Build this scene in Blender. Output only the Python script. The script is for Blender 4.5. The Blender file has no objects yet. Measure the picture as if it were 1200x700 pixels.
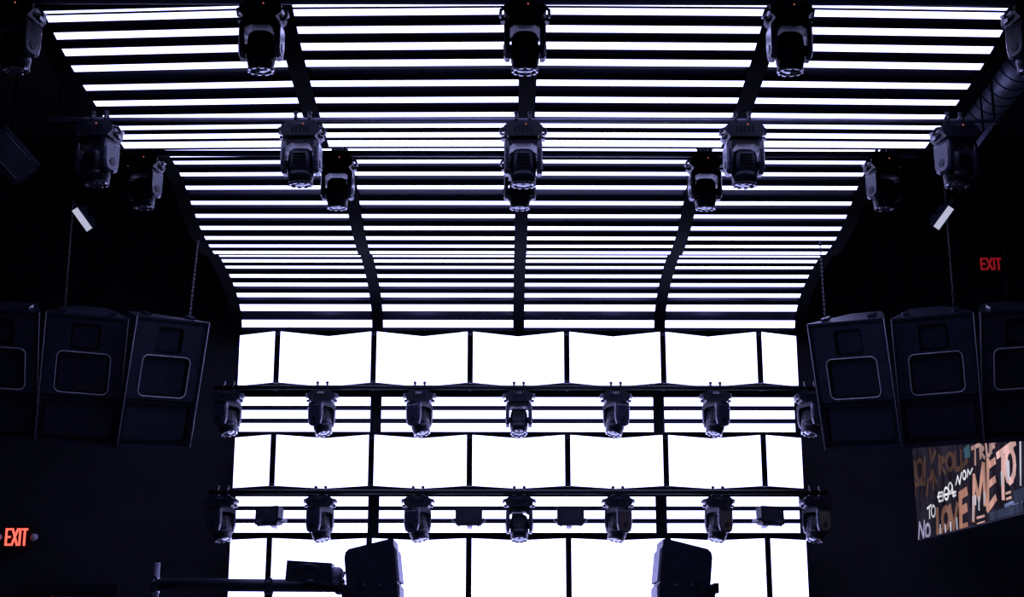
import bpy, bmesh, math, random
import numpy as np
from mathutils import Vector, Matrix, Euler

random.seed(7)
S = bpy.context.scene
C = S.collection
PI = math.pi
R = math.radians

# ------------------------------------------------------------------ camera
FPX = 1740.0                      # focal length in pixels of the 1200x700 frame
PITCH, YAW = R(14.5), R(0.3)
CAM = Vector((-0.14, 0.0, 1.7))
cd = bpy.data.cameras.new('camera')
cd.sensor_fit = 'HORIZONTAL'; cd.sensor_width = 36.0
cd.lens = FPX / 1200.0 * 36.0
cd.clip_start = 0.05; cd.clip_end = 200
cam = bpy.data.objects.new('camera', cd); C.objects.link(cam)
cam.location = CAM
cam.rotation_euler = (PI/2 + PITCH, 0, -YAW)
S.camera = cam

# ------------------------------------------------------------------ world, exposure
w = bpy.data.worlds.new('world'); S.world = w; w.use_nodes = True
w.node_tree.nodes['Background'].inputs[0].default_value = (0.30, 0.36, 1.0, 1)
w.node_tree.nodes['Background'].inputs[1].default_value = 0.06
S.view_settings.view_transform = 'Standard'
S.view_settings.look = 'None'
S.view_settings.exposure = 0.0
S.view_settings.gamma = 1.0
S.view_settings.use_curve_mapping = False
LED_POWER = 5.0                   # the glowing strips and tiles light the whole room


def ray(px, py, d):
    """pixel of the photograph + distance along the optical axis -> point in the room"""
    x = (px - 600) / FPX * d; v = (py - 350) / FPX * d
    y = d*math.cos(PITCH) + v*math.sin(PITCH); z = d*math.sin(PITCH) - v*math.cos(PITCH)
    return Vector((x*math.cos(YAW) + y*math.sin(YAW), -x*math.sin(YAW) + y*math.cos(YAW), z)) + CAM


def ray_y(px, py, Y):
    """pixel -> point on the vertical plane at distance Y"""
    a = ray(px, py, 1.0) - CAM
    return CAM + a * ((Y - CAM.y) / a.y)


# ------------------------------------------------------------------ materials
def mat(name, col, rough=0.5, metal=0.0, var=0.25, scale=8.0, bump=0.0, spec=0.5):
    m = bpy.data.materials.new(name); m.use_nodes = True
    nt = m.node_tree; b = nt.nodes['Principled BSDF']
    tc = nt.nodes.new('ShaderNodeTexCoord'); nz = nt.nodes.new('ShaderNodeTexNoise')
    nz.inputs['Scale'].default_value = scale; nz.inputs['Detail'].default_value = 4
    nt.links.new(tc.outputs['Object'], nz.inputs['Vector'])
    cr = nt.nodes.new('ShaderNodeValToRGB')
    cr.color_ramp.elements[0].position = 0.3; cr.color_ramp.elements[1].position = 0.7
    cr.color_ramp.elements[0].color = (*[c*(1-var) for c in col], 1)
    cr.color_ramp.elements[1].color = (*[min(1, c*(1+var)) for c in col], 1)
    nt.links.new(nz.outputs['Fac'], cr.inputs['Fac'])
    nt.links.new(cr.outputs['Color'], b.inputs['Base Color'])
    mr = nt.nodes.new('ShaderNodeMapRange')
    mr.inputs['To Min'].default_value = max(0.03, rough - 0.08); mr.inputs['To Max'].default_value = min(1, rough + 0.08)
    nt.links.new(nz.outputs['Fac'], mr.inputs['Value']); nt.links.new(mr.outputs['Result'], b.inputs['Roughness'])
    b.inputs['Metallic'].default_value = metal
    b.inputs['Specular IOR Level'].default_value = spec
    if bump:
        bp = nt.nodes.new('ShaderNodeBump'); bp.inputs['Strength'].default_value = bump; bp.inputs['Distance'].default_value = 0.01
        nt.links.new(nz.outputs['Fac'], bp.inputs['Height']); nt.links.new(bp.outputs['Normal'], b.inputs['Normal'])
    return m


def emis(name, col, power):
    m = bpy.data.materials.new(name); m.use_nodes = True
    nt = m.node_tree; nt.nodes.clear()
    o = nt.nodes.new('ShaderNodeOutputMaterial'); e = nt.nodes.new('ShaderNodeEmission')
    e.inputs[0].default_value = (*col, 1); e.inputs[1].default_value = power
    nt.links.new(e.outputs[0], o.inputs[0])
    return m


M = dict(
    wall=mat('black_wall_paint', (0.02, 0.022, 0.03), 0.7, var=0.3, scale=3, bump=0.1),
    floor=mat('grey_dance_floor', (0.16, 0.16, 0.18), 0.45, scale=2),
    ceil=mat('black_ceiling_paint', (0.006, 0.006, 0.009), 0.8, scale=4),
    rib=mat('black_rib', (0.0035, 0.0035, 0.005), 0.8, scale=6, spec=0.03),
    backing=mat('dark_backing_sheet', (0.05, 0.055, 0.10), 0.5, scale=5),
    housing=mat('strip_housing', (0.03, 0.03, 0.04), 0.5),
    strip=emis('led_strip_glow', (0.45, 0.46, 1.0), LED_POWER),
    tile=emis('led_tile_glow', (0.45, 0.46, 1.0), LED_POWER),
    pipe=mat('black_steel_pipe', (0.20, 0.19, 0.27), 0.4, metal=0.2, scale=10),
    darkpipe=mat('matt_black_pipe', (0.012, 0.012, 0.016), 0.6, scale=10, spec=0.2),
    lamp=mat('black_lamp_plastic', (0.010, 0.010, 0.020), 0.36, scale=20, spec=0.35),
    arm=mat('satin_arm_plastic', (0.028, 0.028, 0.052), 0.25, scale=20, spec=0.8),
    steel=mat('bright_steel', (0.55, 0.55, 0.6), 0.28, metal=1.0, scale=30),
    glass=mat('lens_glass', (0.05, 0.05, 0.07), 0.06, scale=10, spec=1.0),
    cab=mat('black_cabinet_paint', (0.022, 0.024, 0.042), 0.42, scale=30, bump=0.08),
    baffle=mat('navy_baffle', (0.026, 0.029, 0.05), 0.5, scale=25),
    horn=mat('black_horn', (0.003, 0.003, 0.005), 0.5, scale=20, spec=0.15),
    rim=mat('grey_rim_and_edge_highlight', (0.75, 0.75, 0.82), 0.3, metal=0.1, scale=20),
    grille=mat('grey_speaker_grille', (0.42, 0.40, 0.55), 0.5, metal=0.0, scale=60),
    diff=mat('white_diffuser', (0.8, 0.8, 0.85), 0.4),
    duct=mat('dull_duct_metal', (0.10, 0.11, 0.15), 0.45, metal=0.6, scale=12),
    red=emis('red_exit_glow', (1.0, 0.10, 0.07), 2.2),
    reddim=emis('dim_red_exit_glow', (1.0, 0.03, 0.05), 0.22),
    redled=emis('red_indicator_glow', (1.0, 0.22, 0.15), 0.5),
    reflglow=emis('painted_reflection_glow', (0.62, 0.64, 0.85), 0.75),  # emission painted in for the reflection on the bar floods
    dark_glass=mat('dark_sign_face', (0.03, 0.006, 0.006), 0.3),
)

# ------------------------------------------------------------------ mesh helpers
class MB:
    def __init__(s):
        s.v = []; s.f = []; s.m = []; s.mats = []; s.smooth = []

    def mi(s, m):
        if m not in s.mats: s.mats.append(m)
        return s.mats.index(m)

    def add(s, vs, fs, m, T=None, smooth=False):
        b = len(s.v); k = s.mi(m)
        for v in vs:
            v = Vector(v)
            s.v.append(tuple(T @ v) if T is not None else tuple(v))
        for f in fs:
            s.f.append([b + i for i in f]); s.m.append(k); s.smooth.append(smooth)

    def box(s, c, sz, m, T=None, ch=0.0, front=None):
        """box; ch chamfers the vertical-plane corners seen from the front; front = other material on the -y face"""
        x, y, z = sz[0]/2, sz[1]/2, sz[2]/2; cx, cy, cz = c
        if ch:
            o = [(-x+ch, -z), (x-ch, -z), (x, -z+ch), (x, z-ch), (x-ch, z), (-x+ch, z), (-x, z-ch), (-x, -z+ch)]
        else:
            o = [(-x, -z), (x, -z), (x, z), (-x, z)]
        s.prism(o, (cx, cy - y, cz), (cx, cy + y, cz), m, T, front)

    def prism(s, o, c0, c1, m, T=None, front=None):
        """outline in xz, extruded along y from c0 to c1"""
        n = len(o)
        vs = [(c0[0]+a, c0[1], c0[2]+b) for a, b in o] + [(c1[0]+a, c1[1], c1[2]+b) for a, b in o]
        fs = [[i, (i+1) % n, n+(i+1) % n, n+i][::-1] for i in range(n)]
        s.add(vs, fs, m, T)
        b = len(s.v) - 2*n
        k = s.mi(front or m)
        s.f.append([b+i for i in range(n)]); s.m.append(k); s.smooth.append(False)
        k = s.mi(m)
        s.f.append([b+n+i for i in range(n)][::-1]); s.m.append(k); s.smooth.append(False)

    def rings(s, rs, m, T=None, caps=(True, True), smooth=True, closed=False):
        n = len(rs[0]); vs = [p for r in rs for p in r]; fs = []
        L = len(rs)
        for i in range(L if closed else L-1):
            a = i*n; b = ((i+1) % L)*n
            for j in range(n):
                fs.append([a+j, a+(j+1) % n, b+(j+1) % n, b+j])
        s.add(vs, fs, m, T, smooth)
        b0 = len(s.v) - len(vs); k = s.mi(m)
        if not closed:
            if caps[0]: s.f.append([b0+j for j in range(n)][::-1]); s.m.append(k); s.smooth.append(False)
            if caps[1]: s.f.append([b0+(L-1)*n+j for j in range(n)]); s.m.append(k); s.smooth.append(False)

    def tube(s, pts, r, m, seg=10, T=None, caps=(True, True), closed=False):
        pts = [Vector(p) for p in pts]; rs = []; n = len(pts)
        up = None
        for i, p in enumerate(pts):
            if closed: t = pts[(i+1) % n] - pts[i-1]
            else: t = pts[min(i+1, n-1)] - pts[max(i-1, 0)]
            t.normalize()
            if up is None:
                up = t.orthogonal().normalized()
            up = (up - t*up.dot(t)).normalized()
            b = t.cross(up)
            rr = r[i] if isinstance(r, (list, tuple)) else r
            rs.append([p + (up*math.cos(2*PI*k/seg) + b*math.sin(2*PI*k/seg))*rr for k in range(seg)])
        s.rings(rs, m, T, caps, True, closed)

    def lathe(s, prof, m, seg=20, T=None, caps=(True, True), sq=1.0):
        """prof [(r, z)]; sq<1 squares the section"""
        rs = []
        for r, z in prof:
            ring = []
            for k in range(seg):
                a = 2*PI*k/seg; c, d = math.cos(a), math.sin(a)
                c2 = math.copysign(abs(c)**sq, c); d2 = math.copysign(abs(d)**sq, d)
                ring.append((r*c2, r*d2, z))
            rs.append(ring)
        s.rings(rs, m, T, caps)

    def mesh(s, name):
        me = bpy.data.meshes.new(name)
        me.from_pydata(s.v, [], s.f)
        for m in s.mats: me.materials.append(m)
        me.polygons.foreach_set('material_index', s.m)
        me.polygons.foreach_set('use_smooth', s.smooth)
        me.update()
        bm = bmesh.new(); bm.from_mesh(me); bmesh.ops.recalc_face_normals(bm, faces=bm.faces); bm.to_mesh(me); bm.free()
        return me

    def build(s, name, parent=None, loc=None, rot=None):
        return put(name, s.mesh(name), parent, loc, rot)


def put(name, me, parent=None, loc=None, rot=None, order='XYZ'):
    o = bpy.data.objects.new(name, me); C.objects.link(o)
    if parent: o.parent = parent
    if loc is not None: o.location = loc
    if rot is not None: o.rotation_mode = order; o.rotation_euler = rot
    return o


def empty(name, loc=(0, 0, 0), rot=None, order='XYZ'):
    o = put(name, None, None, loc, rot, order); o.empty_display_size = 0.1
    return o


def tag(o, label, cat, group=None):
    o['label'] = label; o['category'] = cat
    if group: o['group'] = group
    return o


def struct(o, label=None, cat=None):
    o['kind'] = 'structure'
    if label: o['label'] = label
    if cat: o['category'] = cat
    return o


def rrect(cx, cz, w_, h_, r, n=5):
    """rounded rectangle outline in xz, 4*(n+1) points, counter-clockwise"""
    pts = []
    for qx, qz, a0 in ((1, 1, 0), (-1, 1, PI/2), (-1, -1, PI), (1, -1, 3*PI/2)):
        for k in range(n+1):
            a = a0 + PI/2*k/n
            pts.append((cx + qx*(w_/2-r) + r*math.cos(a), cz + qz*(h_/2-r) + r*math.sin(a)))
    return pts


# ------------------------------------------------------------------ the room
WB = 14.5
b = MB(); b.box((0, 6, -0.05), (10.8, 17.4, 0.1), M['floor']); struct(b.build('floor'), 'dark grey club floor below the frame', 'floor')
b = MB(); b.box((0, 6, 7.05), (10.8, 17.4, 0.1), M['ceil']); struct(b.build('ceiling'), 'black painted club ceiling above the glowing strips', 'ceiling')
b = MB(); b.box((0, WB+0.05, 3.5), (10.8, 0.1, 7.0), M['wall']); struct(b.build('wall_back'), 'black back wall carrying the LED panels', 'wall')
b = MB(); b.box((-5.35, 6, 3.5), (0.1, 17.0, 7.0), M['wall']); struct(b.build('wall_left'), 'black side wall on the left', 'wall')
b = MB(); b.box((5.35, 6, 3.5), (0.1, 17.0, 7.0), M['wall']); struct(b.build('wall_right'), 'black side wall on the right', 'wall')

# door under the exit sign, only its head is in the frame
DZ = ray_y(85, 688, WB).z
xa, xb = ray_y(41, 690, WB).x, ray_y(132, 690, WB).x
d1 = empty('door_1', ((xa+xb)/2, WB, 0)); struct(d1, 'dark door at the back wall below the left exit sign', 'door')
dw = xb - xa
b = MB(); b.box((0, -0.03, (DZ-0.06)/2), (dw-0.10, 0.05, DZ-0.06), M['cab']); b.build('door_leaf', d1)
b = MB()
for sx in (-1, 1): b.box((sx*(dw/2), -0.05, DZ/2), (0.08, 0.09, DZ), M['lamp'])
b.box((0, -0.05, DZ-0.02), (dw+0.08, 0.092, 0.08), M['lamp']); b.build('door_frame', d1)
b = MB(); b.box((0.12, -0.08, DZ-0.13), (0.22, 0.05, 0.06), M['pipe']); b.tube([(0.16, -0.09, DZ-0.12), (-0.14, -0.2, DZ-0.10), (-0.22, -0.07, DZ-0.08)], 0.009, M['steel'], 6)
b.build('door_closer', d1)

# ------------------------------------------------------------------ the scalloped LED ceiling: profile from the measured widths
PITCHX = 1.386; RIBW = 0.11; W0 = 4*PITCHX - RIBW
COVES = [  # [(y, width in pixels)], strips [(top, bottom)], y range
    dict(fit=[(380, 647.7), (360.8, 652), (346, 661), (333.3, 668.8), (323.5, 678.8), (313.3, 688.5), (306, 697), (300.3, 704)], deg=3,
         strips=[(299.3, 301.6), (304, 308.3), (311.7, 315.3), (321.5, 326.2), (331.5, 336.2), (343.5, 349), (356.8, 365.2), (375, 384.5)], rng=(297.5, 387)),
    dict(fit=[(297, 718), (288.3, 728), (279, 740), (267.5, 751.5), (253.3, 762.6), (238, 773.5), (219.4, 786), (203.5, 801), (181, 828), (175, 836)], deg=3,
         strips=[(173.5, 177), (179, 183), (186.9, 191.6), (201, 206), (217, 222.3), (235.4, 240.6), (251, 256), (265, 270.2), (277, 281.8), (286.7, 290.8), (294.2, 298.4)], rng=(171.5, 299.2)),
    dict(fit=[(168, 938), (134, 994), (116.7, 1016), (97, 1036), (73, 1059), (53, 1081), (33.5, 1104.7), (13, 1128), (5, 1139)], deg=2,
         strips=[(3.2, 6.8), (8.6, 17.2), (29, 38), (48.5, 57.8), (68.6, 77), (93, 100.7), (113, 120.4), (131, 137.2), (144.3, 149.8), (154.6, 161.2), (163.8, 172)], rng=(1.5, 173.5)),
]


def droop(y, X):
    """the outer ends of the strips hang a little lower than the middle"""
    ks = [0, 13, 73, 134, 204, 245, 400]
    p = np.interp(y, ks, [10.8, 10.6, 9.4, 5.2, 2.4, 0.3, 0] if X < 0 else [4.7, 4.7, 4.6, 2.4, 0.7, 0, 0])
    return p * 0.0052 * (X / 2.7)**2


for ci, cv in enumerate(COVES):
    ys, ws = zip(*cv['fit'])
    cv['poly'] = np.polyfit(np.array(ys), W0*FPX/np.array(ws), cv['deg'])


def prof(cv, y):
    p = ray(607, y, float(np.polyval(cv['poly'], y)))
    return p.y, p.z


def cpt(cv, y, X, up=0.0):
    """point of the ceiling surface at image row y and room position X, lifted along the surface normal"""
    Y, Z = prof(cv, y); Y2, Z2 = prof(cv, y+0.5); Y1, Z1 = prof(cv, y-0.5)
    t = Vector((0, Y2-Y1, Z2-Z1)).normalized()
    n = Vector((0, -t.z, t.y))
    if n.z < 0 and abs(n.z) > 0.3: n = -n
    if abs(n.z) <= 0.3 and n.y < 0: n = -n
    return Vector((X, Y, Z - droop(y, X))) + n*up


COLN = ['leftmost', 'left inner', 'right inner', 'rightmost']
COVN = ['rear cove just above the LED wall', 'middle cove between the two fixture pipes', 'front cove nearest the viewer']
for ci, cv in enumerate(COVES):
    for k in range(4):
        x0 = -2*PITCHX + k*PITCHX + RIBW/2; x1 = x0 + PITCHX - RIBW
        bay = empty('led_ceiling_bay', cpt(cv, sum(cv['rng'])/2, (x0+x1)/2, 0.1))
        tag(bay, f'{COLN[k]} column of glowing white strips in the {COVN[ci]}', 'light panel', 'strip-lit bays of the curved ceiling')
        o0 = bay.location.copy()
        b = MB(); n = 14; rs = []
        for i in range(n+1):
            y = cv['rng'][0] + (cv['rng'][1]-cv['rng'][0])*i/n
            rs.append([cpt(cv, y, x0-0.02, 0.035)-o0, cpt(cv, y, x1+0.02, 0.035)-o0, cpt(cv, y, x1+0.02, 0.06)-o0, cpt(cv, y, x0-0.02, 0.06)-o0])
        b.rings(rs, M['backing'], smooth=False); b.build('backing_panel', bay)
        for (ya, yb) in cv['strips']:
            b = MB(); e_ = min(0.5, (yb-ya)*0.13); ya += e_; yb -= e_
            q = [[cpt(cv, ya, x0), cpt(cv, yb, x0), cpt(cv, yb, x1), cpt(cv, ya, x1)],
                 [cpt(cv, ya, x0, 0.03), cpt(cv, yb, x0, 0.03), cpt(cv, yb, x1, 0.03), cpt(cv, ya, x1, 0.03)]]
            vs = [p - o0 for r_ in q for p in r_]
            b.add(vs[:], [[4, 5, 6, 7], [0, 1, 5, 4], [1, 2, 6, 5], [2, 3, 7, 6], [3, 0, 4, 7]], M['housing'])
            b.add(vs[:4], [[0, 1, 2, 3]], M['strip'])
            b.build('led_strip', bay)

# ribs between the columns, each following the whole profile, and the lips between the coves
for k in range(5):
    X = -2*PITCHX + k*PITCHX
    b = MB(); rs = []
    for cv in reversed(COVES):
        for i in range(15):
            y = cv['rng'][0] + (cv['rng'][1]-cv['rng'][0])*i/14
            a = [cpt(cv, y, X-RIBW/2, -0.004), cpt(cv, y, X+RIBW/2, -0.004)]
            c_ = [cpt(cv, y, X+RIBW/2, 0.0)+Vector((0, 0, 0.13)), cpt(cv, y, X-RIBW/2, 0.0)+Vector((0, 0, 0.13))]
            rs.append(a + c_)
    b.rings(rs, M['rib'], smooth=False)
    for yy, cv in ((60, COVES[2]), (230, COVES[1]), (320, COVES[0])):
        p = cpt(cv, yy, X); b.tube([(X, p.y, p.z+0.1), (X, p.y, 7.0)], 0.012, M['rib'], 6)
    struct(b.build(f'trim_{k+1}'), ['black curved rib along the left edge of the strip ceiling', 'black curved rib left of centre between strip columns', 'black curved rib down the centre of the strip ceiling', 'black curved rib right of centre between strip columns', 'black curved rib along the right edge of the strip ceiling'][k], 'rib')
for k, (ca, cb) in enumerate(((COVES[2], COVES[1]), (COVES[1], COVES[0]))):
    b = MB()
    a0 = ca['rng'][1]; b0 = cb['rng'][0]
    rs = []
    for i in range(9):
        X = -2.77 + 5.54*i/8
        pa = cpt(ca, a0, X, 0.02); pb = cpt(cb, b0, X, 0.05)
        rs.append([pa, pa + Vector((0, 0.02, 0)), pb + Vector((0, 0.02, 0.02)), pb + Vector((0, 0, 0.02))])
    b.rings(rs, M['rib'], smooth=False)
    struct(b.build(f'trim_{6+k}'), ['black lip joining front cove to middle cove', 'black lip joining middle cove to rear cove'][k], 'trim')

# ------------------------------------------------------------------ LED wall: three rows of folded panels
YN, YF = 14.02, 14.23            # near edges and far folds of the zigzag
PP = 113.2 / FPX * (YN*math.cos(PITCH) + (ray_y(607, 420, YN).z-CAM.z)*math.sin(PITCH))
GAP = 0.055
XC = ray_y(607.6, 420, YN).x
ROWS = [(389, 448.5), (510, 569.5), (631.3, None)]
ROWN = ['top', 'middle', 'bottom']
ORD = ['leftmost single tile', 'second panel from the left', 'third panel from the left', 'middle panel', 'third panel from the right', 'second panel from the right', 'rightmost single tile']
for r_, (yt, yb) in enumerate(ROWS):
    zt = ray_y(607, yt, YN).z; zb = ray_y(607, yb, YN).z if yb else zt - 1.0
    h = zt - zb
    for k in range(7):
        xc = XC + (k-3)*PP
        hw = (PP-GAP)/2
        p = empty('led_wall_panel', (xc, YF+0.06, zb))
        tag(p, (f'{ORD[k]} of the {ROWN[r_]} LED wall row, glowing white' if k in (0, 6) else f'folded white glowing LED panel, {ORD[k]} of the {ROWN[r_]} wall row'), 'led panel', 'folded LED panels of the back wall')
        halves = [(-hw, 0), (0, hw)]
        if k == 0: halves = [(0.07, hw)]
        if k == 6: halves = [(-hw, -0.07)]
        for (a, c_) in halves:
            ya = YN + (YF-YN)*(1-abs(a)/hw) - (YF+0.06); yc = YN + (YF-YN)*(1-abs(c_)/hw) - (YF+0.06)
            nz = 1 if r_ < 2 else 2
            for q in range(nz):
                z0 = h*q/nz; z1 = h*(q+1)/nz
                b = MB()
                fr = [(a, ya, z0), (c_, yc, z0), (c_, yc, z1), (a, ya, z1)]
                bk = [(a, ya+0.03, z0), (c_, yc+0.03, z0), (c_, yc+0.03, z1), (a, ya+0.03, z1)]
                b.add(fr + bk, [[4, 5, 6, 7], [0, 1, 5, 4], [1, 2, 6, 5], [2, 3, 7, 6], [3, 0, 4, 7]], M['housing'])
                b.add(fr, [[0, 1, 2, 3]], M['tile'])
                b.build('led_tile', p)
        xl = min(a for a, c_ in halves); xr = max(c_ for a, c_ in halves)
        b = MB()
        for zz in (0.08, h-0.08): b.box(((xl+xr)/2, 0.12, zz), (xr-xl-0.1, 0.12, 0.05), M['rib'])
        b.box(((xl+xr)/2, 0.19, h/2), (0.1, 0.04, h-0.1), M['rib'])
        b.build('mounting_frame', p)
ORD6 = ["first", "second", "third", "fourth", "fifth", "sixth"]
for r_, (yt, yb) in enumerate(ROWS):
    zt = ray_y(607, yt, YN).z; zb = ray_y(607, yb, YN).z if yb else zt - 1.0
    for k in range(6):
        xg = XC + (k-2.5)*PP
        b = MB(); b.box((0, 0, (zt-zb)/2), (GAP-0.004, 0.05, zt-zb-0.01), M['rib'])
        for zz in (0.1, zt-zb-0.1): b.box((0, 0.22, zz), (0.03, 0.40, 0.03), M['rib'])
        for zz in (0.012, zt-zb-0.02): b.box((0, -0.032, zz), (0.055, 0.02, 0.03), M['lamp'])
        struct(b.build(f'trim_{8+r_*6+k}', None, (xg, YN+0.055, zb)), f'black upright post between LED panels of the {ROWN[r_]} row, {ORD6[k]} from the left', 'post')

# strip banks between the panel rows
YS = 14.36
XS = ray_y(606.3, 480, YS).x
for r_, rows in enumerate([[(465.4, 476.3), (480.8, 491.4), (496, 506.7)], [(582, 594), (598.2, 608.6), (613.2, 625)]]):
    for k in range(4):
        x0 = XS - 2*PITCHX + k*PITCHX + RIBW/2; x1 = x0 + PITCHX - RIBW
        zm = ray_y(607, rows[1][0], YS).z
        bank = empty('led_strip_bank', ((x0+x1)/2, YS+0.06, zm))
        tag(bank, f'{COLN[k]} bank of three white strips below the {ROWN[r_]} row of LED panels', 'light panel', 'strip banks between the LED panel rows')
        for (ya, yb) in rows:
            za, zb = ray_y(607, ya+0.5, YS).z, ray_y(607, yb-0.5, YS).z
            b = MB(); b.box((0, -0.045, (za+zb)/2-zm), (x1-x0, 0.03, za-zb), M['housing'], front=M['strip']); b.build('led_strip', bank)
        b = MB(); b.box((0, 0.02, ray_y(607, (rows[0][0]+rows[2][1])/2, YS).z-zm), (x1-x0+0.02, 0.1, 0.36), M['backing']); b.build('backing_panel', bank)

# ------------------------------------------------------------------ moving head lights
def head_meshes():
    D = {}
    L, A, ST = M['lamp'], M['arm'], M['steel']
    b = MB()                                     # base: six-sided box with vents
    o = [(-0.085, 0.0), (-0.125, -0.03), (-0.125, -0.07), (-0.095, -0.10), (0.095, -0.10), (0.125, -0.07), (0.125, -0.03), (0.085, 0.0)]
    b.prism(o, (0, -0.10, 0), (0, 0.10, 0), L)
    for i in range(5): b.box((-0.05+i*0.025, -0.102, -0.052), (0.008, 0.006, 0.04), M['horn'])
    D['base'] = b.mesh('base')
    b = MB()                                     # carrying handle loop
    b.tube([(0.118, -0.06, -0.03), (0.142, -0.05, -0.035), (0.146, 0, -0.05), (0.142, 0.05, -0.035), (0.118, 0.06, -0.03)], 0.010, A, 8)
    b.box((0.13, 0, -0.085), (0.025, 0.05, 0.02), A)
    D['handle'] = b.mesh('handle')
    b = MB(); b.box((-0.005, -0.101, -0.022), (0.06, 0.006, 0.022), M['glass']); D['display'] = b.mesh('display')
    b = MB(); b.lathe([(0.005, 0), (0.005, 0.004)], M['redled'], 8, Matrix.Rotation(PI/2, 4, 'X')); D['indicator_light'] = b.mesh('indicator_light')
    b = MB()                                     # clamp: hook round the pipe with a bolt
    ring = [(0, 0.031*math.cos(a), 0.045+0.031*math.sin(a)) for a in [R(-90+30*i) for i in range(11)]]
    b.tube(ring, 0.009, L, 6); b.box((0, 0, 0.006), (0.03, 0.06, 0.02), L)
    b.tube([(0, -0.015, 0.06), (0, -0.015, 0.100)], 0.011, L, 6); b.box((0, -0.015, 0.088), (0.030, 0.014, 0.014), L)
    D['clamp'] = b.mesh('clamp')
    b = MB()                                     # yoke: cross piece and two tapering arms
    b.lathe([(0.05, 0.0), (0.05, -0.02)], L, 16)
    b.prism([(-0.119, -0.065), (-0.119, -0.03), (-0.100, -0.008), (0.100, -0.008), (0.119, -0.03), (0.119, -0.065), (0.088, -0.065), (0.06, -0.048), (-0.06, -0.048), (-0.088, -0.065)], (0, -0.072, 0), (0, 0.072, 0), L)
    D['yoke'] = b.mesh('yoke')
    b = MB()
    prof_ = [(-0.074, -0.03), (0.074, -0.03), (0.078, -0.08), (0.076, -0.17), (0.062, -0.222), (0.03, -0.240), (-0.03, -0.240), (-0.062, -0.222), (-0.076, -0.17), (-0.078, -0.08)]
    def arm_ring(x, s):
        return [(x, y*s, -0.135+(z+0.135)*s) for y, z in prof_]
    b.rings([arm_ring(0.088, 0.96), arm_ring(0.092, 1.0), arm_ring(0.114, 1.0), arm_ring(0.124, 0.84)], A, smooth=False)
    b.lathe([(0.03, 0.0), (0.026, 0.006)], L, 14, Matrix.Translation((0.122, 0, -0.17)) @ Matrix.Rotation(PI/2, 4, 'Y'))
    D['yoke_arm'] = b.mesh('yoke_arm')
    b = MB()                                     # head: squared body, step, lens barrel (points -z)
    b.lathe([(0.030, 0.098), (0.055, 0.095), (0.072, 0.08), (0.080, 0.05), (0.083, 0.0), (0.084, -0.045), (0.080, -0.055)], L, 24, sq=0.75)
    b.lathe([(0.083, -0.05), (0.082, -0.085), (0.078, -0.092), (0.074, -0.125)], L, 24, sq=0.85)
    for s_ in (-1, 1):
        b.lathe([(0.028, 0.0), (0.028, 0.016)], L, 12, Matrix.Translation((s_*0.080, 0, 0)) @ Matrix.Rotation(s_*PI/2, 4, 'Y'))
    for i in range(4): b.box((0, -0.084, 0.055-0.02*i), (0.09, 0.006, 0.007), M['horn'])
    D['head'] = b.mesh('head')
    b = MB()                                     # bezel with bright tabs
    b.lathe([(0.074, -0.118), (0.079, -0.122), (0.078, -0.134), (0.064, -0.136), (0.060, -0.126)], L, 24)
    for i in range(10):
        a = 2*PI*i/10 + 0.3
        b.box((0, 0, 0), (0.024, 0.012, 0.014), ST, Matrix.Rotation(a, 4, 'Z') @ Matrix.Translation((0, 0.071, -0.135)))
    D['lens_bezel'] = b.mesh('lens_bezel')
    b = MB(); b.lathe([(0.062, -0.127), (0.05, -0.134), (0.03, -0.139), (0.001, -0.141)], M['glass'], 20); D['lens'] = b.mesh('lens')
    return D


HM = head_meshes()


def moving_head(loc, label, group, pan=0.0, tilt=0.0, base_yaw=0.0, lit=True, size=1.0):
    t = empty('moving_head_light', loc, (0, 0, base_yaw)); t.scale = (size,)*3; tag(t, label, 'stage light', group)
    bs = put('base', HM['base'], t)
    put('handle', HM['handle'], bs); put('handle', HM['handle'], bs, None, (0, 0, PI))
    put('display', HM['display'], bs)
    if lit:
        put('indicator_light', HM['indicator_light'], bs, (0.018, -0.102, -0.022))
    put('clamp', HM['clamp'], t, (-0.045, 0, 0)); put('clamp', HM['clamp'], t, (0.045, 0, 0))
    put('yoke', HM['yoke'], t, (0, 0, -0.095), (0, 0, pan))
    put('yoke_arm', HM['yoke_arm'], t, (0, 0, -0.095), (0, 0, pan))
    put('yoke_arm', HM['yoke_arm'], t, (0, 0, -0.095), (0, 0, pan+PI))
    hd = put('head', HM['head'], t, (0, 0, -0.265), (tilt, 0, pan))
    put('lens_bezel', HM['lens_bezel'], hd); put('lens', HM['lens'], hd)
    return t


def pipe_run(p0, p1, label, r=0.024, group=None, drops=(), m='pipe'):
    b = MB(); o = (Vector(p0)+Vector(p1))/2
    b.tube([Vector(p0)-o, Vector(p1)-o], r, M[m], 14)
    e = empty('lighting_pipe', o); tag(e, label, 'pipe', group)
    b.build('pipe_tube', e)
    for x in drops:
        b = MB(); q = Vector((x, o.y, o.z)) - o
        b.tube([q, q + Vector((0, 0, 7.0-o.z))], 0.008, M['rib'], 6); b.build('drop_rod', e)
    return e


POS = ['leftmost', 'second from the left', 'centre', 'second from the right', 'rightmost']
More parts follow.
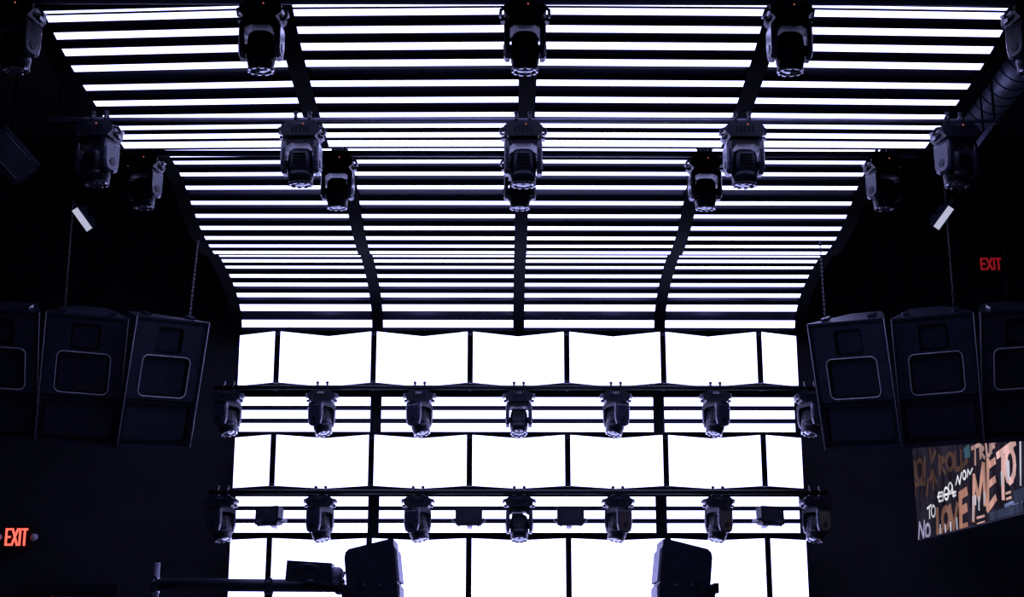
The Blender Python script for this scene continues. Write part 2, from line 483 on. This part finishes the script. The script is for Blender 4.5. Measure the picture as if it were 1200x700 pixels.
# ceiling rows: distance, pipe row, fixture columns, lamp label
for d, yp, xs, nm in ((7.7, 0.5, (25, 309, 615, 923, 1204), 'front'), (9.2, 140.8, (118, 355, 613, 870, 1118), 'middle'), (11.1, 180.5, (172, 397, 609, 825, 1034), 'rear')):
    pc = ray(607, yp, d)
    pipe_run((-2.95, pc.y, pc.z), (2.95, pc.y, pc.z), f'black lighting pipe holding the {nm} row of ceiling moving heads', 0.024 if nm != 'middle' else 0.013, 'pipes under the strip ceiling', (-2.9, 2.9))
    for i, x in enumerate(xs):
        q = ray(x, yp, d)
        moving_head((q.x, pc.y, pc.z-0.043), f'black moving head light, {POS[i]} in the {nm} row hanging from the ceiling', 'moving heads under the ceiling',
                    pan=(-0.30, -0.05, 0, 0.05, 0.30)[i], tilt=R(6), base_yaw=(-0.1, 0, 0, 0, 0.1)[i], size=0.87 if nm == 'front' else 0.95)

POS7 = ['leftmost', 'second from the left', 'third from the left', 'centre', 'third from the right', 'second from the right', 'rightmost']
YW = 13.72
for yp, xs, nm in ((454.5, (268, 378, 492, 608, 721.5, 838, 949), 'upper'), (577, (261, 376, 490, 608.5, 724, 841, 955), 'lower')):
    pc = ray_y(607, yp, YW)
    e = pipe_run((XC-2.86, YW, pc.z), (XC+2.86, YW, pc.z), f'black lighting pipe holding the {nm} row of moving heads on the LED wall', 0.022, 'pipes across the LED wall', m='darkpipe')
    for k in range(6):
        xg = XC + (k-2.5)*PP
        b = MB(); b.tube([(xg-e.location.x, 0, 0), (xg-e.location.x, YN-YW+0.04, 0.045)], 0.014, M['rib'], 8); b.build('stand_off', e)
    for i, x in enumerate(xs):
        q = ray_y(x, yp, YW)
        moving_head((q.x, YW, pc.z-0.045), f'black moving head light, {POS7[i]} in the {nm} row on the LED wall', 'moving heads on the LED wall',
                    pan=(R(62), R(62), R(62), 0, R(-62), R(-62), R(-62))[i], tilt=R(-14), lit=False)

# small flood boxes on the lower strip banks
for i, (x, yw, lb) in enumerate(((315.5, -0.42, 'outer left'), (549.5, 0.0, 'inner left'), (668.5, 0.0, 'inner right'), (902.5, 0.42, 'outer right'))):
    q = ray_y(x, 605, 13.95)
    t = empty('flood_light', q, (R(-4), 0, yw)); tag(t, f'small black flood light box on the lower strip bank, {lb} one of four', 'flood light', 'flood boxes on the lower strip banks')
    b = MB(); b.box((0, 0, 0), (0.25, 0.09, 0.17), M['lamp'], ch=0.012); b.build('housing', t)
    for k in range(4):
        b = MB(); b.box((-0.075+0.05*k, 0.055, 0), (0.012, 0.03, 0.15), M['arm']); b.build('cooling_fin', t)
    b = MB(); b.box((0, -0.046, -0.005), (0.21, 0.01, 0.13), M['glass']); b.build('front_glass', t)
    b = MB()
    for s_ in (-1, 1):
        b.box((s_*0.135, 0.03, -0.04), (0.012, 0.12, 0.03), M['arm']); b.tube([(s_*0.12, -0.01, -0.04), (s_*0.16, -0.01, -0.04)], 0.014, M['arm'], 8)
        b.tube([(s_*0.09, -0.03, -0.08), (s_*0.09, -0.03, -0.10)], 0.012, M['lamp'], 8)
    b.box((0, 0.09, -0.04), (0.28, 0.012, 0.03), M['arm']); b.box((0, 0.285, -0.04), (0.05, 0.39, 0.022), M['lamp'], Matrix.Rotation(-yw, 4, 'Z')); b.build('bracket', t)

# ------------------------------------------------------------------ hung loudspeakers
SK = 0.88
SW, SH, SD = 0.665, 1.10, 0.62


def ringpts(o, y): return [(x, y, z) for x, z in o]


def outer_like(w_, h_, cz, n):
    """rectangle outline with the same point count as rrect (n per corner+1)"""
    pts = []
    for qx, qz in ((1, 1), (-1, 1), (-1, -1), (1, -1)):
        for k in range(n+1):
            pts.append((qx*w_/2, cz + qz*h_/2))
    # spread the duplicates a little along the edges so that no face collapses
    out = []
    L = len(pts)
    for i, (x, z) in enumerate(pts):
        c_ = i // (n+1); k = i % (n+1); t = (k - n/2) / (n/2) * 0.5
        nx, nz = pts[((c_ + (1 if t > 0 else -1)) % 4)*(n+1)]
        a = abs(t) * 0.3
        out.append((x + (nx-x)*a, z + (nz-z)*a))
    return out


def speaker_meshes():
    D = {}
    b = MB()                                  # cabinet: trapezoid plan, open front frame
    hw, hh, bw = SW/2, SH/2, SW*0.2
    fr = [(-hw, 0, -hh), (hw, 0, -hh), (hw, 0, hh), (-hw, 0, hh)]
    md = [(-hw, 0.02, -hh), (hw, 0.02, -hh), (hw, 0.02, hh), (-hw, 0.02, hh)]
    bk = [(-bw, SD, -hh*0.94), (bw, SD, -hh*0.94), (bw, SD, hh*0.94), (-bw, SD, hh*0.94)]
    ii = [(-hw+0.022, 0, -hh+0.03), (hw-0.022, 0, -hh+0.03), (hw-0.022, 0, hh-0.02), (-hw+0.022, 0, hh-0.02)]
    ib = [(x, 0.05, z) for x, y, z in ii]
    b.rings([ib, ii, fr, md, bk], M['cab'], caps=(True, True), smooth=False)
    D['cabinet'] = b.mesh('cabinet')
    def hornpanel(z0, z1, cw, ch, cz, rr, throat, dep, name, y0=0.018):
        b = MB(); n = 5
        w_ = SW-0.05; zc = (z0+z1)/2
        o = outer_like(w_, z1-z0, zc, n)
        i1 = rrect(0, cz, cw, ch, rr, n)
        i2 = rrect(0, cz, cw*0.75, ch*0.75, rr*0.75, n)
        i3 = rrect(0, cz, cw*throat, ch*throat, rr*throat, n)
        b.rings([ringpts(o, y0+0.02), ringpts(o, y0), ringpts(i1, y0)], M['baffle' if name != 'bass_horn' else 'lamp'], caps=(False, False), smooth=False)
        b.rings([ringpts(i1, y0), ringpts(i2, y0+dep*0.5), ringpts(i3, y0+dep)], M['horn'], caps=(False, True), smooth=True)
        D[name] = b.mesh(name)
        b = MB(); b.tube(ringpts(i1, y0-0.004), 0.0055, M['rim'], 6, closed=True); D[name+'_rim'] = b.mesh('horn_rim')
    # measured down the front: small horn, mid horn, bass opening
    hornpanel(hh-0.315, hh-0.02, 0.235, 0.22, hh-0.185, 0.03, 0.35, 0.12, 'treble_horn')
    hornpanel(hh-0.69, hh-0.315, 0.43, 0.345, hh-0.49, 0.05, 0.3, 0.16, 'mid_horn')
    hornpanel(-hh+0.03, hh-0.70, 0.575, 0.315, hh-0.885, 0.02, 0.55, 0.3, 'bass_horn')
    b = MB(); b.lathe([(0.034, 0), (0.03, 0.02), (0.016, 0.04), (0.002, 0.05)], M['rim'], 14, Matrix.Translation((0, 0.16, hh-0.49)) @ Matrix.Rotation(PI/2, 4, 'X'))
    D['phase_plug'] = b.mesh('phase_plug')
    b = MB()
    b.box((0, 0.12, hh+0.012), (0.05, 0.12, 0.025), M['arm'])
    D['rigging_plate'] = b.mesh('rigging_plate')
    b = MB(); b.tube([(0, -0.003, -hh+0.01), (0, -0.003, hh-0.005)], 0.003, M['rim'], 6); D['edge_highlight'] = b.mesh('edge_highlight')  # thin pale strip added to paint the highlight along a front edge
    b = MB(); b.box((0, -0.012, -hh+0.018), (SW-0.03, 0.03, 0.03), M['cab'], ch=0.008); D['bottom_lip'] = b.mesh('bottom_lip')
    return D


SM = speaker_meshes()


def loudspeaker(loc, rot, label):
    t = empty('hung_loudspeaker', CAM + (Vector(loc)-CAM)*SK, rot, 'YXZ'); t.scale = (SK,)*3; tag(t, label, 'loudspeaker', 'hung loudspeaker clusters')
    put('cabinet', SM['cabinet'], t)
    for n_ in ('treble_horn', 'mid_horn', 'bass_horn'):
        h_ = put(n_, SM[n_], t)
        if n_ == 'mid_horn': put('horn_rim', SM[n_+'_rim'], h_)
    put('phase_plug', SM['phase_plug'], t); put('bottom_lip', SM['bottom_lip'], t)
    for s_ in (-1, 1): put('edge_highlight', SM['edge_highlight'], t, (s_*(SW/2-0.006), 0, 0))
    for s_ in (-1, 1): put('rigging_plate', SM['rigging_plate'], t, (s_*0.2, 0, 0))
    return t


# front centre position, (tilt, roll, yaw) fitted to the corners in the photograph
SPK = [((-2.97, 12.14, 4.10), (0.33, -0.06, 0.70), 'left hung loudspeaker nearest the LED wall, turned inward'),
       ((-3.629, 12.05, 4.113), (0.404, 0.038, 0.237), 'middle hung loudspeaker of the left cluster facing the viewer'),
       ((-4.295, 11.97, 4.14), (0.40, 0.06, 0.02), 'outermost hung loudspeaker of the left cluster, cut by the frame'),
       ((2.775, 12.15, 4.095), (0.38, 0.04, -0.56), 'right hung loudspeaker nearest the LED wall, turned inward'),
       ((3.435, 12.01, 4.11), (0.401, -0.046, -0.214), 'middle hung loudspeaker of the right cluster facing the viewer'),
       ((4.105, 11.94, 4.14), (0.40, -0.06, -0.02), 'outermost hung loudspeaker of the right cluster, cut by the frame')]
for loc, rot, lb in SPK: loudspeaker(loc, rot, lb)

for x, y, d, x2, y2, d2, lb in ((76, 361, 10.85, None, None, None, 'thin hoist chain above the middle speaker of the left cluster'), (222, 374, 11.0, 232, 283, 12.35, 'thin hoist chain above the inward speaker of the left cluster'),
                                (967, 374, 11.0, 961, 285, 12.35, 'thin hoist chain above the inward speaker of the right cluster'), (1118, 361, 10.85, None, None, None, 'thin hoist chain above the middle speaker of the right cluster')):
    p = ray(x, y, d); b = MB(); k = 0
    q = (ray(x2, y2, d2) - p) if x2 else Vector((0, 0, 7.0 - p.z))
    L_ = q.length; T = q.to_track_quat('Z', 'Y').to_matrix().to_4x4(); z = 0.0
    b.tube([(0, 0, 0), (0, 0, L_)], 0.002, M['lamp'], 5, T)
    while z < L_ - 0.06:
        rg = [(0.007*math.cos(a), 0, z+0.024+0.024*math.sin(a)) for a in [2*PI*i/8 for i in range(8)]]
        if k % 2: rg = [(y_, x_, z_) for x_, y_, z_ in rg]
        b.tube(rg, 0.0025, M['lamp'], 4, T, closed=True); z += 0.040; k += 1
    b.box((0, 0, L_-0.02), (0.02, 0.02, 0.04), M['lamp'], T)
    tag(b.build('hoist_chain', None, p), lb, 'chain', 'chains holding the loudspeakers')

# ------------------------------------------------------------------ DJ monitors in the foreground
def monitor(px_c, s, label):
    """s = +1: grille faces right. Side profile in (forward, up), metres"""
    d = 9.5; u = d/FPX
    org = ray(px_c, 700, d)
    t = empty('monitor_speaker', (org.x, org.y, org.z-0.32), (0, 0, 0)); tag(t, label, 'loudspeaker', 'monitor speakers on stands')
    H = 0.32
    P = lambda dx, dy: (s*dx*u, H + (695.5-dy)*u*1.03)
    side = [P(-28, 654), P(-27, 648), P(-23, 644), P(25, 632.5), P(28.5, 633), P(33.5, 679), P(35, 700), P(35, 755), P(-19, 762), P(-23, 700)]
    b = MB(); T = Matrix.Rotation(-s*R(0.8), 4, 'Z')
    o = [(x, z) for x, z in side]
    b.prism(o, (0, -0.18, 0), (0, 0.18, 0), M['cab'], T); b.build('cabinet', t)
    for nm, y0, y1, x0, x1 in (('upper', 641, 679.5, 29.5, 33.6), ('lower', 681.5, 752, 33.9, 35.2)):
        b = MB(); th = 3.0*u
        q = [P(x0, y0), P(x1, y1)]
        o2 = [q[0], (q[0][0]+s*th, q[0][1]-0.02), (q[1][0]+s*th, q[1][1]), q[1]]
        b.prism(o2, (0, -0.172, 0), (0, 0.172, 0), M['grille'], T); b.build('grille', t)
    b = MB()
    zc = H + (700-688)*u
    for k in range(2): b.box((s*(-0.02+0.10*k), -0.184, zc), (0.014, 0.01, 0.014), M['steel'], T)
    b.build('rigging_point', t)
    b = MB()
    b.box((-s*0.135, -0.19, zc-0.06), (0.05, 0.02, 0.12), M['lamp'], T); b.tube([(-s*0.05, -0.2, zc), (-s*0.05, -0.19, zc)], 0.02, M['lamp'], 8, T)
    b.box((-s*0.17, -0.10, zc-0.02), (0.03, 0.2, 0.06), M['lamp'], T)
    b.build('yoke_bracket', t)
    b = MB(); hbot = H + (700-762)*u*1.03
    b.tube([(0, 0, hbot+0.05), (0, 0, -t.location.z)], 0.022, M['pipe'], 12); b.build('stand_pole', t)
    b = MB(); b.lathe([(0.26, 0), (0.26, 0.012), (0.05, 0.03)], M['pipe'], 24, Matrix.Translation((0, 0, -t.location.z))); b.build('stand_base', t)
    return t


monitor(434, 1, 'black monitor speaker at the bottom left with its grey grille facing right')
monitor(803.5, -1, 'black monitor speaker at the bottom right with its grey grille facing left')

# boom arm with a flood box at the bottom left
DB = 9.6; ub = DB/FPX
pL = ray(183, 685.5, DB); pR = ray(398, 687, DB)
t = empty('boom_stand', (pL.x, pL.y, 0)); tag(t, 'black horizontal boom arm on an upright post at the bottom left', 'stand')
b = MB(); b.tube([(0.0, 0, pL.z), (pR.x-pL.x, pR.y-pL.y, pR.z)], 0.041, M['cab'], 16); b.build('boom_tube', t)
b = MB(); b.tube([(0, 0, 0.02), (0, 0, pL.z+0.14)], 0.018, M['pipe'], 10); b.build('post', t)
b = MB(); b.lathe([(0.35, 0), (0.35, 0.015), (0.05, 0.03)], M['pipe'], 24); b.build('base_plate', t)
for k, f_ in enumerate((0.0, 0.62)):
    q = (pR-pL)*f_; z = pL.z + q.z
    b = MB(); b.box((q.x, q.y-0.01, z), (0.05, 0.11, 0.105), M['arm'], ch=0.02); b.tube([(q.x, q.y-0.05, z+0.02), (q.x, q.y-0.10, z+0.02)], 0.010, M['steel'], 8)
    b.tube([(q.x-0.03, q.y-0.04, z-0.05), (q.x+0.03, q.y-0.04, z-0.05)], 0.008, M['steel'], 8); b.build('coupler', t)
b = MB(); q = (pR-pL)
b.box((q.x+0.0, q.y, pR.z), (0.07, 0.09, 0.11), M['lamp'], ch=0.02)
b.tube([(q.x, q.y-0.02, pR.z+0.02), (q.x+0.02, q.y-0.03, pR.z+0.06), (q.x+0.03, q.y-0.03, pR.z+0.09)], 0.012, M['lamp'], 8)
b.box((q.x-0.01, q.y-0.05, pR.z+0.01), (0.05, 0.02, 0.02), M['steel']); b.build('end_bracket', t)
b = MB(); q = (pR-pL)*0.63
b.tube([(q.x, q.y-0.05, pR.z-0.02), (q.x+0.01, q.y-0.055, pR.z-0.10), (q.x+0.05, q.y-0.05, pR.z-0.2), (q.x+0.03, q.y-0.04, pR.z-0.5)], 0.010, M['lamp'], 8); b.build('cable', t)

q = ray(363, 669.5, DB-0.135)
t = empty('flood_light', (q.x, q.y, pR.z+0.045)); tag(t, 'black flood light box sitting on the boom arm beside the left monitor speaker', 'flood light')
T = Matrix.Rotation(R(3.5), 4, 'Y') @ Matrix.Translation((0, 0, 0.030))
b = MB(); b.box((0, 0, 0), (52*ub, 0.15, 0.125), M['cab'], T); b.build('housing', t)
b = MB(); b.lathe([(0.045, 0), (0.05, 0.01), (0.05, 0.045), (0.035, 0.065)], M['grille'], 18, T @ Matrix.Translation((26*ub, 0, -0.005)) @ Matrix.Rotation(PI/2, 4, 'Y')); b.build('side_knob', t)
b = MB(); b.tube([(-0.10, -0.085, -0.02), (-0.08, -0.088, 0.025), (0.0, -0.088, 0.045), (0.06, -0.088, 0.03), (0.07, -0.085, -0.02)], 0.006, M['arm'], 6, T); b.build('handle', t)
b = MB(); b.box((0.02, -0.085, -0.055), (0.035, 0.02, 0.012), M['steel'], T); b.box((0, 0.085, -0.05), (0.08, 0.06, 0.06), M['lamp'], T); b.build('bracket', t)

# ------------------------------------------------------------------ side floods and floods panels under the dark ceiling
def side_flood(px, py, d, lean, label, s):
    p = ray(px, py, d)
    t = empty('bar_flood', p, (R(25), lean, 0), 'XYZ'); tag(t, label, 'flood light', 'small bar floods beside the strip ceiling')
    b = MB(); b.box((0, 0, 0), (0.075, 0.05, 0.185), M['arm'], ch=0.008); b.build('housing', t)
    b = MB(); b.box((-s*0.012, -0.03, 0), (0.045, 0.012, 0.178), M['reflglow']); b.build('front_diffuser', t)  # glows in place of reflected strip light
    b = MB()
    for k in range(2): b.box((s*0.045, 0.0, -0.04+0.08*k), (0.02, 0.045, 0.06), M['arm'])
    b.build('cooling_fin', t)
    b = MB(); b.box((s*0.01, 0.0, 0.12), (0.02, 0.02, 0.06), M['arm']); b.build('bracket', t)
    b = MB(); Ti = Euler((R(25), lean, 0)).to_matrix().to_4x4().inverted()
    top = Euler((R(25), lean, 0)).to_matrix() @ Vector((s*0.01, 0, 0.14))
    b.tube([top, top+Vector((0, 0, 0.05)), Vector((top.x, top.y, 7.0-p.z))], 0.008, M['rib'], 8, Ti); b.build('drop_rod', t)


side_flood(98, 256, 10.6, R(-36), 'small bar flood catching white light beside the left ceiling edge', 1)
side_flood(1104, 254, 10.6, R(36), 'small bar flood catching white light beside the right ceiling edge', -1)


def panel_flood(px, py, d, rot, size, label):
    p = ray(px, py, d)
    t = empty('panel_flood', p, rot); tag(t, label, 'flood light')
    w_, h_ = size
    b = MB(); b.box((0, 0, 0), (w_, 0.10, h_), M['cab'], ch=0.02); b.build('housing', t)
    b = MB(); b.tube([(x, -0.055, z) for x, z in rrect(0, 0, w_*0.82, h_*0.86, 0.02, 2)], 0.004, M['arm'], 6, closed=True); b.build('bezel', t)
    b = MB(); b.box((0, -0.053, 0), (w_*0.8, 0.008, h_*0.84), M['glass']); b.build('front_glass', t)
    b = MB()
    for s_ in (-1, 1): b.box((s_*(w_/2+0.008), 0.0, 0), (0.014, 0.05, h_*0.96), M['duct'])
    b.build('side_rail', t)
    E_ = Euler(rot).to_matrix(); Ti = E_.to_4x4().inverted()
    b = MB(); b.tube([(0, 0, 0), Vector((0, 0, 7.0-p.z))], 0.010, M['rib'], 8, Ti); b.build('drop_rod', t)


panel_flood(12, 182, 9.0, (R(35), R(-42), 0), (0.17, 0.32), 'dark flood panel hanging tilted at the left frame edge')
p = ray(1153.5, 158, 9.6)
rt = (R(15), R(37.5), 0)
t = empty('bar_light', p, rt); tag(t, 'slim grey bar light hanging tilted below the duct at the right', 'flood light')
b = MB(); b.box((0, 0, 0), (0.028, 0.03, 0.20), M['duct'], front=M['grille']); b.build('housing', t)
for s_ in (-1, 1):
    b = MB(); b.box((0, 0, s_*0.104), (0.034, 0.036, 0.012), M['lamp']); b.build('end_cap', t)
b = MB(); b.tube([(0, 0.01, 0), Vector((0, 0.02, 7.0-p.z))], 0.007, M['rib'], 8, Euler(rt).to_matrix().to_4x4().inverted()); b.build('drop_rod', t)

# spiral duct above the right side
t = empty('air_duct', (0, 0, 0)); tag(t, 'dull grey spiral air duct running back under the ceiling at the right', 'duct')
p0 = ray(1238, 22, 10.2); p1 = Vector((p0.x, p0.y+1.75, p0.z))
b = MB(); b.tube([p0, p1], 0.155, M['duct'], 28); b.build('duct_tube', t)
n = int((p1.y-p0.y)/0.16)
for k in range(n):
    y = p0.y + 0.1 + k*0.16
    b = MB(); b.tube([(p0.x + 0.158*math.cos(a), y, p0.z + 0.158*math.sin(a)) for a in [2*PI*i/24 for i in range(24)]], 0.005, M['duct'], 5, closed=True); b.build('seam_ring', t)
for y in (p0.y+0.5, p1.y-0.4):
    b = MB(); b.tube([(p0.x, y, p0.z+0.15), (p0.x, y, 7.0)], 0.01, M['rib'], 6); b.build('hanger_rod', t)

# ------------------------------------------------------------------ exit signs
def exit_sign(px, py, Y, u, glow, label, heads, w_=26, h_=20):
    p = ray_y(px, py, Y); t = empty('exit_sign', p); tag(t, label, 'exit sign')
    W_, H_ = w_*u, h_*u
    b = MB(); b.box((0, 0, 0), (W_*1.3, 0.06, H_*1.35), M['dark_glass'] if glow is M['red'] else M['lamp'], ch=0.01); b.build('sign_box', t)
    b = MB(); bw = W_*0.058; y = -0.034
    def bar(x0, z0, x1, z1, wd):
        a = Vector((x0, 0, z0)); c_ = Vector((x1, 0, z1)); dv = (c_-a).normalized(); nn = Vector((-dv.z, 0, dv.x))*wd/2
        b.prism([(v.x, v.z) for v in (a-nn, c_-nn, c_+nn, a+nn)], (0, y-0.004, 0), (0, y+0.004, 0), glow)
    hx = W_/2; hz = H_/2; wd = W_*0.085
    ex0, ex1 = -hx, -hx+W_*0.25
    bar(ex0+wd/2, -hz, ex0+wd/2, hz, wd)
    for z in (-hz+wd/2, 0, hz-wd/2): bar(ex0+wd, z, ex1, z, wd)
    bar(-hx+W_*0.30, -hz, -hx+W_*0.56, hz, wd); bar(-hx+W_*0.30, hz, -hx+W_*0.56, -hz, wd)
    bar(-hx+W_*0.655, -hz, -hx+W_*0.655, hz, wd)
    bar(-hx+W_*0.73, hz-wd/2, hx, hz-wd/2, wd); bar(-hx+W_*0.865, -hz, -hx+W_*0.865, hz-wd, wd)
    b.build('lettering', t)
    b = MB(); b.box((0, (14.5-Y)/2+0.015, 0), (0.08, max(0.02, 14.5-Y-0.03), 0.08), M['lamp']); b.build('wall_mount', t)
    if heads:
        for s_ in (-1, 1):
            T = Matrix.Translation((s_*21*u, -0.03, 0)) @ Matrix.Rotation(PI/2+0.3, 4, 'X')
            b = MB(); b.lathe([(0.015, -0.05), (0.028, -0.03), (0.036, 0.0), (0.036, 0.02)], M['grille'], 16, T)
            b.lathe([(0.034, 0.02), (0.02, 0.028), (0.001, 0.03)], M['diff'], 16, T)
            b.box((-s_*4*u, 0.02, 0), (8*u, 0.02, 0.02), M['lamp'], Matrix.Translation((s_*21*u, 0, 0)))
            b.build('lamp_head', t)


exit_sign(20.5, 630, 14.42, 14.3/FPX, M['red'], 'bright red glowing EXIT sign with two lamp heads at the lower left', True)
exit_sign(1160, 310.5, 14.30, 14.6/FPX, M['reddim'], 'dim red EXIT sign on the dark wall at the upper right', False, 25, 15)

# ------------------------------------------------------------------ graffiti screen on the right
dA, dB = 13.75, 11.5
bl = ray(1077, 634.5, dA); br = ray(1200, 601.5, dB)
dirv = Vector((br.x-bl.x, br.y-bl.y, 0)).normalized()
nrm = Vector((dirv.y, -dirv.x, 0))          # faces the hall
if nrm.x > 0: nrm = -nrm
Hs = 0.86


def on_screen(px, py):
    a = ray(px, py, 1.0) - CAM
    k = (bl-CAM).dot(nrm) / a.dot(nrm)
    return CAM + a*k


def loc_s(px, py):
    """screen-local (along, up) of a photograph pixel"""
    q = on_screen(px, py) - bl
    return q.dot(dirv), q.z


def gmat(name, col, power, var=0.35):
    m = bpy.data.materials.new(name); m.use_nodes = True; nt = m.node_tree; nt.nodes.clear()
    o = nt.nodes.new('ShaderNodeOutputMaterial'); e = nt.nodes.new('ShaderNodeEmission'); nz = nt.nodes.new('ShaderNodeTexNoise')
    tc = nt.nodes.new('ShaderNodeTexCoord'); mp = nt.nodes.new('ShaderNodeMapping'); mp.inputs['Scale'].default_value = (7, 7, 1.5)
    nt.links.new(tc.outputs['Object'], mp.inputs['Vector']); nt.links.new(mp.outputs['Vector'], nz.inputs['Vector'])
    nz.inputs['Scale'].default_value = 1.5; nz.inputs['Detail'].default_value = 5
    cr = nt.nodes.new('ShaderNodeValToRGB'); cr.color_ramp.elements[0].position = 0.35; cr.color_ramp.elements[1].position = 0.68
    cr.color_ramp.elements[0].color = (*[c*(1-var) for c in col], 1); cr.color_ramp.elements[1].color = (*[c*(1+var) for c in col], 1)
    nt.links.new(nz.outputs['Fac'], cr.inputs['Fac']); nt.links.new(cr.outputs['Color'], e.inputs[0]); e.inputs[1].default_value = power
    nt.links.new(e.outputs[0], o.inputs[0])
    return m


slen = 2.45
scr = empty('graffiti_screen', bl, (0, 0, math.atan2(dirv.y, dirv.x))); tag(scr, 'LED screen with salmon and white graffiti lettering on the right', 'screen')
# in the local frame x runs along dirv; find which side faces the hall
side = -1 if (Matrix.Rotation(math.atan2(dirv.y, dirv.x), 3, 'Z') @ Vector((0, -1, 0))).dot(nrm) > 0 else 1
b = MB(); b.box((slen/2, -side*0.04, Hs/2), (slen, 0.08, Hs), M['cab']); b.build('screen_body', scr)
b = MB(); b.box((slen/2, side*0.004, Hs/2), (slen-0.01, 0.006, Hs-0.01), gmat('screen_ground', (0.016, 0.013, 0.024), 1.0, 0.6)); b.build('screen_face', scr)
for x in (0.12, slen-0.15):
    b = MB(); b.tube([(x, -side*0.04, Hs), (x, -side*0.04, 7.0-bl.z)], 0.012, M['rib'], 6); b.build('hanger_rod', scr)
layer = [0]


def graffiti(name, strokes, col, power, wd, k=4.83, ox=1060, oy=500):
    """strokes as polylines in a photograph crop, laid as flat paint on the screen"""
    layer[0] += 1; y = side*(0.008 + 0.0006*layer[0]); m = gmat(name, col, power); b = MB()
    for st in strokes:
        pts = [loc_s(ox + x/k, oy + y_/k) for x, y_ in st]
        for (x0, z0), (x1, z1) in zip(pts, pts[1:]):
            a = Vector((x0, z0)); c_ = Vector((x1, z1)); dv = c_-a
            if dv.length < 1e-5: continue
            dv.normalize(); nn = Vector((-dv.y, dv.x))*wd/2; a = a - dv*wd*0.3; c_ = c_ + dv*wd*0.3
            q = [a-nn, c_-nn, c_+nn, a+nn]
            q = [(max(0.01, min(slen-0.01, v.x)), max(0.01, min(Hs-0.01, v.y))) for v in q]
            b.add([(v[0], y, v[1]) for v in q], [[0, 1, 2, 3]], m)
    b.build('graffiti_lettering', scr)


def oval(cx, cy, rx, ry, n=12, a0=0, a1=360):
    return [(cx+rx*math.cos(R(a0+(a1-a0)*i/n)), cy+ry*math.sin(R(a0+(a1-a0)*i/n))) for i in range(n+1)]


graffiti('brown_paint', [oval(90, 250, 20, 60), [(120, 180), (118, 330)], [(150, 300), (165, 250), (185, 320)], [(200, 165), (205, 265)], [(200, 170), (230, 190), (205, 215), (235, 262)],
                         oval(262, 200, 20, 45), [(290, 150), (292, 245), (318, 238)], [(325, 140), (327, 235), (360, 190)], [(60, 200), (66, 400)], [(70, 330), (110, 320)], [(130, 390), (140, 300)],
                         [(150, 130), (160, 200), (180, 140)], [(165, 270), (170, 350)]], (0.22, 0.12, 0.10), 0.32, 0.042)
graffiti('brown_love', [[(190, 470), (192, 600), (220, 590)], oval(240, 520, 20, 55), [(262, 450), (285, 590), (305, 440)]], (0.34, 0.17, 0.13), 0.6, 0.06)
graffiti('salmon_e', [[(322, 385), (326, 580)], [(322, 390), (356, 368)], [(324, 480), (356, 460)], [(326, 580), (360, 568)]], (0.50, 0.24, 0.18), 0.7, 0.075)
graffiti('salmon_me', [[(396, 530), (400, 280)], [(400, 285), (428, 410), (452, 215)], [(454, 215), (462, 440)],
                       [(478, 190), (478, 470)], [(478, 225), (518, 195)], [(478, 335), (518, 300)], [(478, 470), (522, 405)] ], (0.62, 0.33, 0.27), 0.85, 0.058)
graffiti('pink_to', [[(532, 165), (632, 90)], [(562, 150), (566, 405)], oval(604, 220, 26, 92) ], (0.78, 0.47, 0.45), 0.95, 0.058)
for ul in ([(418, 518), (460, 506)], [(420, 554), (462, 541)], [(582, 380), (608, 371)], [(586, 411), (612, 402)]):
    graffiti('pink_underline', [ul], (0.75, 0.45, 0.42), 0.85, 0.02)
graffiti('pink_true', [[(388, 125), (430, 105)], [(408, 118), (410, 215)], [(436, 105), (440, 180)], [(438, 108), (456, 125), (440, 145), (462, 178)], [(470, 100), (476, 165), (492, 160), (494, 92)], [(500, 90), (500, 150)], [(500, 92), (522, 84)], [(500, 120), (518, 112)]], (0.62, 0.38, 0.36), 0.7, 0.035)
graffiti('teal_paint', [[(350, 140), (372, 125)], [(352, 160), (376, 150)], [(368, 118), (372, 165)]], (0.05, 0.12, 0.17), 0.8, 0.06)
graffiti('white_script', [[(138, 465), (160, 445)], [(150, 455), (152, 520)], oval(172, 480, 11, 32), [(200, 385), (205, 425), (228, 418), (226, 372), (202, 378)], oval(246, 380, 13, 34), oval(268, 345, 10, 26), [(280, 335), (285, 395), (300, 388)],
                          [(300, 330), (310, 280), (322, 325), (332, 262)], oval(348, 275, 9, 24), [(365, 285), (368, 245), (380, 270), (394, 238)], [(196, 400), (300, 370)]], (0.85, 0.85, 0.95), 0.85, 0.02)
graffiti('white_drips', [[(398, 400), (398, 520)], [(412, 395), (412, 440)], [(432, 400), (432, 470)], [(462, 375), (462, 430)], [(560, 260), (562, 330)], [(592, 190), (594, 290)], [(600, 200), (602, 300)], [(305, 520), (308, 580)], [(240, 560), (242, 600)], [(666, 70), (668, 330)], [(212, 560), (214, 605)], [(270, 545), (272, 590)]], (0.72, 0.72, 0.85), 0.7, 0.03)
graffiti('lavender_no', [[(90, 640), (95, 545), (118, 630), (122, 535)], oval(142, 590, 12, 36), [(128, 620), (130, 560)]], (0.42, 0.40, 0.62), 0.7, 0.03)
graffiti('blue_true', [[(545, 505), (585, 490)], [(580, 450), (620, 430)], [(600, 440), (602, 490)], [(625, 430), (628, 480)], [(627, 432), (645, 440), (628, 455), (648, 474)], [(655, 420), (658, 466), (676, 460), (678, 410)], [(700, 405), (702, 455)]], (0.20, 0.24, 0.48), 0.7, 0.028)
graffiti('blue_haze', [[(500, 520), (676, 470)], [(640, 400), (690, 380)]], (0.04, 0.05, 0.10), 0.8, 0.10)
